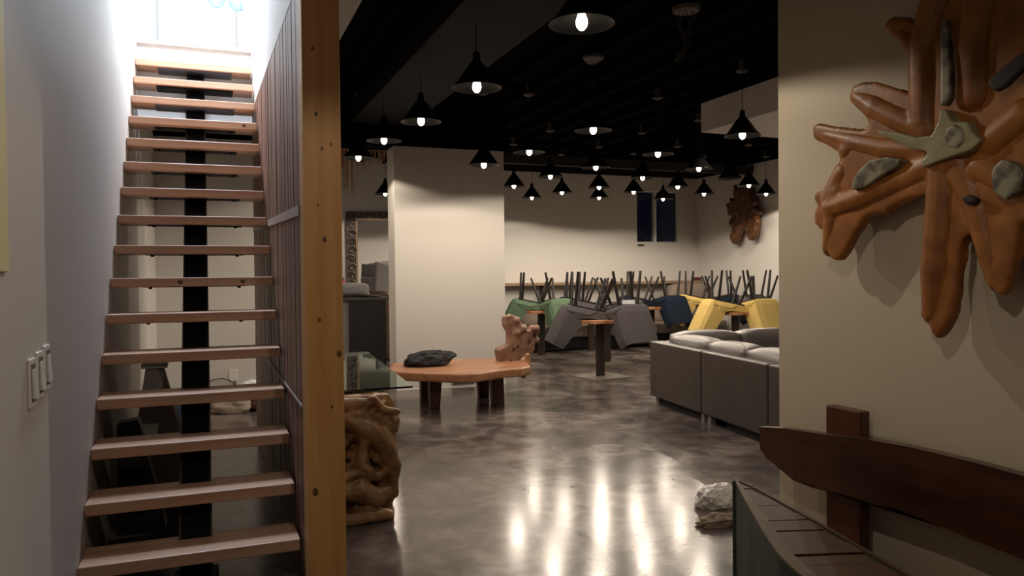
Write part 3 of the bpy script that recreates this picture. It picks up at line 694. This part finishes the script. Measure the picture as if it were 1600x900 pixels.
for (a, c, s) in ((245, 490, .016), (295, 460, .015), (430, 400, .018), (215, 630, .016), (490, 315, .03)):
    bm = bmesh.new(); ball(bm, onY(770+a/7.5, 480+c/7.5, 8.262)-LB, s, 2, (.8, .5, 1.3)); link('burl_hole_shade', bm, M['hollowshade'], lb, smooth=True)  # solid dark dots, coloured as the shade in the burl's holes
def bleg(x0, x1, xb0, xb1, yb, yt, ybase, ytop, z0=0):
    P = [onY(x0, yt, ytop), onY(x1, yt, ytop)]; Q = [onY(xb0, yb, ybase), onY(xb1, yb, ybase)]
    bm = bmesh.new(); th = Vector((0, .10, 0))
    a, c = Vector((Q[0].x, ybase, z0)), Vector((Q[1].x, ybase, z0)); d, e = Vector((P[0].x, ytop, .37)), Vector((P[1].x, ytop, .37))
    hexa(bm, [v-LB for v in (a, c, c+th, a+th, d, e, e+th, d+th)]); link('leg', bm, M['legwood'], lb, bevel=.01)
bleg(671, 692, 673, 688, 632, 592, 8.02, 8.10); bleg(658, 680, 659, 680, 622, 592, 8.5, 8.45)
bleg(767, 787, 771, 789, 627, 590, 8.02, 8.10); bleg(745, 765, 750, 765, 616, 590, 8.5, 8.45)
# jacket on the bench
bm = bmesh.new(); rj = random.Random(2)
crumple(bm, (0, 0, 0), (.27, .15, .10), .28, 1.5, 11, 5)
jk = link('jacket', bm, M['cloth'], smooth=True); jk.location = (onZ(672, 572, .44).x, 8.28, .445); jk.rotation_euler = (0, -.06, -.05)
tag(jk, 'dark grey rumpled jacket lying on the live-edge bench', 'jacket')

# ================================================================== GREY LEATHER CORNER SOFA
sf = thing('corner_sofa', 'large grey leather corner sofa seen from behind, partly hidden by the entrance wall', 'sofa', (4.55, 7.36, 0), 0)
sf.rotation_euler = (0, 0, radians(-7.4))
ZT = .69
# local x: into the room, local -y: toward the camera
mods = [(0, -1.17), (-1.18, -2.3), (-2.31, -3.5)]
for k, (a, c) in enumerate(mods):
    bm = bmesh.new(); box(bm, 0, .17, c, a, .085, ZT); link('back_panel', bm, M['leather'], sf, bevel=.018, seg=3)
bm = bmesh.new(); box(bm, .17, 2.5, -.17, 0, .085, ZT); link('back_panel', bm, M['leather'], sf, bevel=.018, seg=3)
for k, (a, c) in enumerate([(-.18, -1.17), (-1.18, -2.3), (-2.31, -3.5)]):
    bm = bmesh.new(); box(bm, .17, .95, c, a, .085, .28); link('seat_base', bm, M['leather'], sf, bevel=.02)
    bm = bmesh.new(); cushion(bm, .38, .97, c+.01, a-.01, .28, .42, .02); link('seat_cushion', bm, M['leatherlight'], sf, smooth=True)
for k in range(2):
    x0 = .97+k*.77; bm = bmesh.new(); box(bm, x0, x0+.76, -.95, -.17, .085, .28); link('seat_base', bm, M['leather'], sf, bevel=.02)
    bm = bmesh.new(); cushion(bm, x0+.01, x0+.75, -.97, -.38, .28, .42, .02); link('seat_cushion', bm, M['leatherlight'], sf, smooth=True)
for k, (a, c) in enumerate([(-.24, -1.06), (-1.07, -1.76), (-1.77, -2.5), (-2.51, -3.45)]):
    bm = bmesh.new(); cushion(bm, .16, .42, c, a, .42, .745, .045)
    for v in bm.verts: v.co.x += (v.co.z-.42)*-.10
    link('back_cushion', bm, M['leatherlight'], sf, smooth=True)
for k in range(3):
    x0 = .17+k*.74; bm = bmesh.new(); cushion(bm, x0, x0+.72, -.42, -.16, .42, .775, .045); link('back_cushion', bm, M['leatherlight'], sf, smooth=True)
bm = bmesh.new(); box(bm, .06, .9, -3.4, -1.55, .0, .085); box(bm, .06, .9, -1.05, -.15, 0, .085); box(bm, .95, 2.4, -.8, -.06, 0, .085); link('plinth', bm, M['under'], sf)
for (x, y) in ((.05, -.05), (.03, -1.12), (.03, -1.25)):
    bm = bmesh.new(); box(bm, x, x+.06, y-.06, y+.0, 0, .085); link('foot', bm, M['footgrey'], sf)

# ================================================================== TABLES WITH UPTURNED CHAIRS
def pedestal(loc, rz, label):
    t = thing('pedestal_table', label, 'table', loc, rz, 'square pedestal tables under the upturned chairs')
    bm = bmesh.new(); rq = random.Random(int(loc[0]*10)); pts = []
    for k in range(28):
        a = 2*pi*k/28; s = .37/max(abs(cos(a)), abs(sin(a))); s = min(s, .46) + rq.uniform(-.012, .012); pts.append(Vector((s*cos(a), s*sin(a), .81)))
    prism(bm, pts, (0, 0, -.045)); link('tabletop', bm, M['tabletop'], t, bevel=.006)
    bm = bmesh.new(); box(bm, -.065, .065, -.02, .02, .012, .765); link('post', bm, M['bronze'], t, bevel=.003)
    bm = bmesh.new(); box(bm, -.22, .22, -.04, .04, .753, .765); box(bm, -.04, .04, -.22, .22, .753, .765); link('top_bracket', bm, M['bronze'], t)
    bm = bmesh.new(); box(bm, -.31, .31, -.33, .33, 0, .012); link('base_plate', bm, M['plate'], t)
    return t
TBL = {'grey': (5.09, 9.53), 'green': (5.45, 12.38), 'yellow': (7.95, 10.25), 'navy': (7.80, 12.55)}
pedestal((*TBL['grey'], 0), radians(7), 'pedestal table standing nearest, between the two grey chairs')
pedestal((*TBL['green'], 0), radians(4), 'pedestal table holding up the green chairs right of the column')
pedestal((*TBL['yellow'], 0), radians(5), 'pedestal table holding up the yellow chairs behind the sofa')
pedestal((*TBL['navy'], 0), radians(5), 'pedestal table in the back row under the navy chairs')

# chair shell: U section swept along the seat and back profile (upright, x forward, z up)
def shell_mesh():
    J = Vector((-.27, 0, .40)); ar = radians(104.5)
    back_dir = Vector((cos(ar), 0, sin(ar)))
    path = []
    for k in range(7): path.append((Vector((.33-.095*k, 0, .40)), Vector((0, 0, 1)), [.06, .07, .08, .095, .12, .16, .21][k], [.215, .225, .23, .235, .24, .24, .24][k]))
    nb = Vector((sin(ar), 0, -cos(ar)))
    path.append((J + Vector((.015, 0, .0)) + back_dir*.012, (Vector((0, 0, 1))+nb).normalized(), .30, .24))
    for k in range(1, 7): path.append((J + back_dir*(.09*k), nb, [.265, .255, .245, .235, .22, .20][k-1], [.24, .242, .245, .245, .24, .225][k-1]))
    bm = bmesh.new(); rings = []
    for P, Nn, a, w in path:
        sec = [(-w+.012, a), (-w+.004, a*.5), (-w+.0, .05), (-w+.03, .012), (-w*.5, 0), (0, 0), (w*.5, 0), (w-.03, .012), (w, .05), (w-.004, a*.5), (w-.012, a)]
        rings.append([bm.verts.new(P + Nn*d + Vector((0, y, 0))) for y, d in sec])
    for a, c in zip(rings, rings[1:]):
        for k in range(len(a)-1): bm.faces.new((a[k], a[k+1], c[k+1], c[k]))
    return bm
def make_chair(fab):
    t = thing('upholstered_chair', 'x', 'chair')
    o = link('seat_shell', shell_mesh(), M[fab], t, smooth=True)
    s = o.modifiers.new('solid', 'SOLIDIFY'); s.thickness = .03; s.offset = 1
    s2 = o.modifiers.new('bev', 'BEVEL'); s2.width = .008; s2.segments = 2; s2.limit_method = 'ANGLE'
    for p in o.data.polygons: p.use_smooth = False
    bm = bmesh.new(); cushion(bm, -.22, .29, -.19, .19, .425, .475, .012, 6); link('seat_cushion', bm, M[fab], t, smooth=True)
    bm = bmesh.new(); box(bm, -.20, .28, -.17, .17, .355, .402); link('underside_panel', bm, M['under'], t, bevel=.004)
    for sx in (-1, 1):
        for sy in (-1, 1):
            bm = bmesh.new(); a = Vector((.03+sx*.17, sy*.14, .395)); c = Vector((.03+sx*.245, sy*.225, -.10)); tube(bm, [a, c], [.024, .018], 10); link('leg', bm, M['chairblack'], t)
    return t
PROTO = {}
def put_chair(fab, apex, phi, label, tilt=radians(12), group=None):
    first = fab not in PROTO
    if first: PROTO[fab] = make_chair(fab); r = PROTO[fab]
    else:
        r = PROTO[fab].copy(); COL.objects.link(r)
        for ch in PROTO[fab].children:
            c = ch.copy(); COL.objects.link(c); c.parent = r
    Rm = Matrix.Rotation(phi, 4, 'Z') @ Matrix.Rotation(tilt, 4, 'Y') @ Matrix.Rotation(pi, 4, 'X')
    # the front lip and the arm rim near the fold rest on the table top
    zs = [(Rm @ Vector(p)).z for p in ((.33, .20, .46), (.235, .2, .47), (.14, .22, .48), (.045, .22, .495), (-.05, .22, .52), (-.14, .22, .56))]
    J = Rm @ Vector((-.27, 0, .40)); r.rotation_euler = Rm.to_euler(); r.location = (apex[0]-J.x, apex[1]-J.y, .812-min(zs))
    tag(r, label, 'chair', group or (fab+' upholstered chairs upturned on the tables')); return r
r2 = Vector((R0.x, R0.y)); f2 = Vector((sin(PSI), cos(PSI)))
def dir_ang(a, c): d = r2*a + f2*c; return math.atan2(d.y, d.x)
def around(fab, key, labs, spec):
    T = Vector(TBL[key])
    for lab, (oa, oc, da, dc) in zip(labs, spec):
        A = T + r2*oa + f2*oc; put_chair(fab, (A.x, A.y), dir_ang(da, dc), lab)
TBL.update({'e1': (6.0, 11.0), 'e2': (6.55, 12.6), 'e3': (9.25, 11.2), 'e4': (4.22, 13.15), 'e5': (9.05, 12.45)})
LEFT, RIGHT, FAR = (-.55, -.05, 1, .10), (.46, -.33, -.45, .9), (.56, .10, -1, .1)
around('greyfelt', 'grey', ['charcoal grey chair upturned left on the nearest table, seen from its side', 'grey chair upturned right on the nearest table, its back facing the camera'], [(-.50, -.05, 1, .10), (.42, -.33, -.42, .9)])
around('green', 'green', ['green chair upturned on the table right of the column, seen from its side', 'green chair upturned with its back toward the camera beside the big grey chair'], [(-.48, -.05, 1, .10), (.34, -.36, -.5, .87)])
around('navy', 'navy', ['navy chair upturned left on the back row table, behind the big grey chair', 'navy chair upturned with its back toward the camera, left of the yellow chairs'], [(-.55, -.05, 1, .1), (.40, -.33, -.45, .9)])
around('yellow', 'yellow', ['yellow chair upturned left on its table, seen from its side above the sofa', 'yellow chair upturned at the right, its back facing the camera beside the wall edge'], [(-.50, -.20, 1, .10), (.38, -.34, -.35, .93)])
# more chairs on the tables behind: mostly their legs show
around('greyfelt', 'e1', ['dark chair upturned behind the left grey chair, between green and grey', 'dark chair upturned behind the two grey chairs, back turned away'], [LEFT, FAR])
around('navy', 'e2', ['navy chair upturned behind the grey chair that faces the camera'], [LEFT])
around('greyfelt', 'e3', ['dark chair upturned behind the right yellow chair'], [(.0, .56, .1, -1)])
around('green', 'e4', ['green chair upturned farther back, cut off by the column'], [FAR])
around('yellow', 'e5', ['yellow chair upturned behind, half hidden by the larger yellow chair'], [(-.55, -.05, 1, .10)])
around('navy', 'e5', ['dark chair upturned in the far corner behind the yellow chairs'], [FAR])
for key, lab in (('e1', 'pedestal table behind the grey chairs, mostly hidden'), ('e2', 'pedestal table between the green and navy chairs, mostly hidden'), ('e3', 'pedestal table behind the right yellow chair, mostly hidden'),
                 ('e4', 'pedestal table behind the column edge'), ('e5', 'pedestal table in the far right corner before the settee')):
    pedestal((*TBL[key], 0), radians(5), lab)
# card and maroon box
P = onY(982, 472, 9.1); bm = bmesh.new(); box(bm, -.082, .082, -.03, .03, -.02, .02)
# ================================================================== BACK OF THE ROOM
bq = thing('banquette', 'long taupe upholstered banquette along the far wall behind the tables', 'bench', (7.6, 13.5, 0))
for k in range(4):
    x0 = -2.0+k*.84; bm = bmesh.new(); cushion(bm, x0, x0+.82, -.62, .05, .26, .44, .02); link('seat_cushion', bm, M['taupe'], bq, smooth=True)
    bm = bmesh.new(); cushion(bm, x0, x0+.82, .05, .24, .44, .82, .03); link('back_cushion', bm, M['taupe'], bq, smooth=True)
bm = bmesh.new(); box(bm, -2.0, 1.36, -.55, .28, .06, .26); box(bm, -2.0, 1.36, .24, .36, .26, .86); link('banquette_frame', bm, M['under'], bq)
lg = thing('wooden_bar_ledge', 'long rough wooden ledge running along the far wall behind the upturned chairs', 'shelf', (7.4, 14.05, 0))
bm = bmesh.new(); box(bm, -3.4, 2.5, -.14, .13, 1.21, 1.27); link('ledge_top', bm, M['barkwood'], lg, bevel=.01)
for x in (-3.2, -1.2, .8, 2.3):
    bm = bmesh.new(); box(bm, x, x+.06, -.0, .10, 0, 1.21); link('ledge_leg', bm, M['bronze'], lg)
P = onY(1088, 452, 14.0)
bm = bmesh.new(); box(bm, -.09, .09, -.06, .06, 0, .07); o = link('small_box', bm, M['maroon'], bevel=.006); o.location = (P.x, 14.0, 1.27); tag(o, 'small maroon box on the wooden ledge near the far corner', 'box')
hb = thing('high_back_settee', 'brownish settee back rising in the far right corner behind the yellow chairs', 'sofa', (9.40, 13.75, 0))
bm = bmesh.new(); cushion(bm, -.4, .5, -.1, .1, .45, 1.17, .05); link('backrest', bm, M['taupe'], hb, smooth=True)
bm = bmesh.new(); cushion(bm, -.4, .5, -.7, -.1, .25, .45, .03); link('seat', bm, M['taupe'], hb, smooth=True)
bm = bmesh.new(); box(bm, -.38, .48, -.65, .08, .0, .25); link('settee_base', bm, M['under'], hb)

# ================================================================== PASSAGE LEFT OF THE COLUMN
cb = thing('black_cabinet', 'black host cabinet with fine upright ribs in the passage left of the column', 'cabinet', (2.3, 12.2, 0))
bm = bmesh.new(); box(bm, -.28, .30, -.25, .25, 0, 1.06); 
x = -.27
while x < .29: box(bm, x, x+.012, -.257, -.25, .02, 1.05); x += .03
link('cabinet_body', bm, M['blackwood'], cb)
bm = bmesh.new(); box(bm, -.62, .34, -.29, .29, 1.06, 1.11); link('cabinet_top', bm, M['counter'], cb, bevel=.006)
bm = bmesh.new(); box(bm, -.60, -.28, -.22, .25, 0, 1.06); link('side_unit', bm, M['sofagrey'], cb)
bm = bmesh.new(); cushion(bm, -.45, .10, -.13, .13, .03, .20, .03)
o = link('bolster_cushion', bm, M['sofagrey'], smooth=True); o.location = (2.26, 12.3, 1.11); tag(o, 'grey bolster cushion lying on the black cabinet', 'cushion')
bm = bmesh.new(); lathe(bm, [(0, 0), (.15, 0), (.17, .02), (.165, .035), (.14, .02), (0, .015)], 24)
o = link('black_tray', bm, M['cord']); o.location = (2.36, 12.06, 1.11); tag(o, 'flat black tray at the front edge of the black cabinet', 'tray')
rd = thing('red_lantern', 'red and black lantern at the left end of the black cabinet', 'lantern', (1.98, 12.30, 1.30))
rd.location = (1.97, 12.42, 1.11)
bm = bmesh.new(); lathe(bm, [(0, 0), (.07, 0), (.08, .12), (.085, .15), (0, .15)], 16); link('lantern_base', bm, M['cord'], rd)
bm = bmesh.new(); lathe(bm, [(0, .15), (.065, .15), (.08, .21), (.06, .28), (0, .28)], 16); link('lantern_body', bm, M['red'], rd, smooth=True)
bm = bmesh.new(); lathe(bm, [(0, .28), (.065, .28), (.02, .33), (0, .34)], 16); link('lantern_cap', bm, M['cord'], rd)
# ornate mirror leaning on the far wall
mi = thing('ornate_mirror', 'tall mirror in a scrolled antique silver frame on the wall left of the column', 'mirror', (3.0, 14.12, .75), radians(-4))
bm = bmesh.new(); box(bm, -.46, .46, -.012, 0, .14, 1.74); link('mirror_glass', bm, M['mirror'], mi)
bm = bmesh.new()
for (x0, x1, z0, z1) in ((-.64, -.44, 0, 1.86), (.44, .64, 0, 1.86), (-.64, .64, 1.70, 1.86), (-.64, .64, 0, .16)): box(bm, x0, x1, -.02, .0, z0, z1)
link('frame_board', bm, mat('frame_back', (.10, .085, .07), rough=.5), mi)
bm = bmesh.new()
def scroll(cx, cz, r, s):
    pts = [(cx + s*r*(1-k/16)*cos(k*.62), -.035, cz + r*(1-k/16)*sin(k*.62)) for k in range(14)]
    tube(bm, pts, [r*.26*(1-k/22) for k in range(14)], 6)
for k in range(12):
    for sx in (-.545, .545): scroll(sx, .10+k*.152, .070, 1 if k % 2 else -1)
for k in range(7):
    for zz in (.08, 1.785): scroll(-.45+k*.15, zz, .066, 1 if k % 2 else -1)
link('frame_scrollwork', bm, M['ornate'], mi, smooth=True)
for (x0, x1, z0, z1) in ((-.475, -.44, .14, 1.74), (.44, .475, .14, 1.74), (-.475, .475, 1.71, 1.745), (-.475, .475, .14, .175)):
    bm = bmesh.new(); box(bm, x0, x1, -.04, -.012, z0, z1); link('inner_bead', bm, M['barkwood'], mi)
# crate with a grey sofa piece built on top
cr_ = thing('wooden_crate', 'tan wooden crate left of the column, under the grey sofa piece', 'crate', (3.25, 13.1, 0))
bm = bmesh.new(); box(bm, -.42, .5, -.3, .4, .03, 1.12); link('crate_body', bm, M['crate'], cr_)
bm = bmesh.new(); box(bm, -.45, .52, -.34, .44, 1.12, 1.17); link('crate_lid', bm, M['barkwood'], cr_)
bm = bmesh.new(); box(bm, -.38, .46, -.26, .36, 0, .03); link('crate_skid', bm, M['blackwood'], cr_)
ss = thing('grey_sofa_piece', 'grey upholstered sofa piece on the wooden crate beside the mirror', 'sofa', (3.05, 13.15, 1.17))
bm = bmesh.new(); prism(bm, [(-.40, -.1, 0), (.6, -.1, 0), (.6, -.1, .22), (-.37, -.1, .52)], (0, .16, 0)); link('sofa_side', bm, M['sofagrey'], ss, bevel=.02)
bm = bmesh.new(); box(bm, -.40, .55, .06, .45, 0, .25); link('sofa_base', bm, M['sofagrey'], ss, bevel=.02)
bm = bmesh.new(); cushion(bm, -.30, .55, .08, .30, .25, .50, .04); link('sofa_cushion', bm, M['sofagrey'], ss, smooth=True)
# hanging sticks
hs = thing('driftwood_hanging', 'row of wooden sticks hanging from a beam left of the column top', 'decoration', (2.1, 11.0, 3.62))
bm = bmesh.new(); box(bm, -.62, .60, -.05, .05, -.38, -.30); tube(bm, [(-.4, 0, -.3), (-.4, 0, 0)], .006); tube(bm, [(.4, 0, -.3), (.4, 0, 0)], .006); link('hanging_beam', bm, M['stick'], hs)
for k in range(26):
    x = -.60 + k*.047; Ln = random.uniform(.16, .34); 
    if k in (3, 5, 7, 8): Ln = random.uniform(.45, .62)
    if k == 9: Ln = .72
    y = random.uniform(-.06, .06); bm = bmesh.new()
    tube(bm, [(x, y, -.34), (x+random.uniform(-.01, .01), y, -.34-Ln*.5), (x+random.uniform(-.012, .012), y, -.34-Ln)], [.015, .016, .010], 7)
    link('stick', bm, M['stick'], hs)

# ================================================================== UNDER THE STAIRS
pl = thing('tapered_plinth', 'grey tapered plinth standing under the stairs by the left wall', 'plinth', (-.35, 5.75, 0))
bm = bmesh.new(); hexa(bm, [(-.17, -.22, 0), (.24, -.20, 0), (.26, .24, 0), (-.17, .24, 0), (-.05, -.06, .84), (.03, -.07, .84), (.06, .05, .84), (-.04, .06, .84)])
link('plinth_body', bm, M['plinth'], pl, bevel=.004)
bm = bmesh.new(); box(bm, -.075, .085, -.09, .08, .84, .87); link('plinth_cap', bm, M['white'], pl)
P0, P1 = onY(176, 840, 4.75), onY(253, 835, 4.75)
sp = thing('black_wedge', 'black tapered upright case under the lower stairs', 'speaker', (P0.x+.02, 4.80, 0))  # plain black tapered solid with a thin front sheet
bm = bmesh.new(); w = P1.x-P0.x
hexa(bm, [(0, 0, 0), (w, 0, 0), (w, .22, 0), (0, .22, 0), (0, .04, .62), (w*.45, .04, .64), (w*.45, .18, .64), (0, .18, .62)]); link('cabinet', bm, M['blackwood'], sp, bevel=.006)
bm = bmesh.new(); hexa(bm, [(.02, -.004, .05), (w-.03, -.004, .05), (w-.03, .0, .05), (.02, .0, .05), (.02, .034, .58), (w*.45-.02, .034, .58), (w*.45-.02, .038, .58), (.02, .038, .58)]); link('front_panel', bm, M['cord'], sp)
def lump(name, lab, cat, loc, s, m, seed, rz=0):
    bm = bmesh.new(); crumple(bm, (0, 0, 0), s, .3, 1.8, seed, 4); o = link(name, bm, m, smooth=True); o.location = loc; o.rotation_euler = (0, 0, rz); tag(o, lab, cat)
lump('cloth_heap', 'beige crumpled heap of cloth on the floor behind the stairs, right of the stringer', 'cloth', (.20, 8.75, 0), (.24, .16, .13), M['beige'], 21)
lump('shopping_bag', 'crumpled white bag behind the stairs beside the wall outlet', 'bag', (.42, 9.15, 0), (.17, .14, .17), M['bag'], 22)
lump('dark_scarf', 'dark cloth draped over the beige heap behind the stairs', 'cloth', (.33, 8.72, .17), (.13, .09, .05), M['cloth'], 23)
lump('red_cloth', 'dark red cloth at the right end of the heap behind the stairs', 'cloth', (.50, 8.72, 0), (.09, .10, .10), M['maroon'], 24)
lump('blue_bag', 'blue and white bag on the floor left of the stringer behind the stairs', 'bag', (-.22, 8.75, 0), (.10, .10, .15), M['bluecloth'], 25)
lump('pale_bag', 'pale crumpled bag next to the blue one behind the stairs', 'bag', (-.08, 8.95, 0), (.10, .10, .16), M['bag'], 26)
bm = bmesh.new(); tube(bm, [(.12+.16*cos(k*.5), 9.47, .16+.10*sin(k*.5)+.005*k) for k in range(14)], .006, 6)
tag(link('cable_loop', bm, M['cord'], None, (.12, 9.47, .1)), 'black cable loop against the wall behind the stairs', 'cable')

# white card on the upturned grey chair
P = onY(982, 472, 9.15); bm = bmesh.new(); box(bm, -.085, .085, -.004, .004, -.028, .028)
card = link('paper_label', bm, M['bright']); card.location = P; card.rotation_euler = (0, 0, -PSI); tag(card, 'white paper card on the upturned grey chair that faces the camera', 'card')
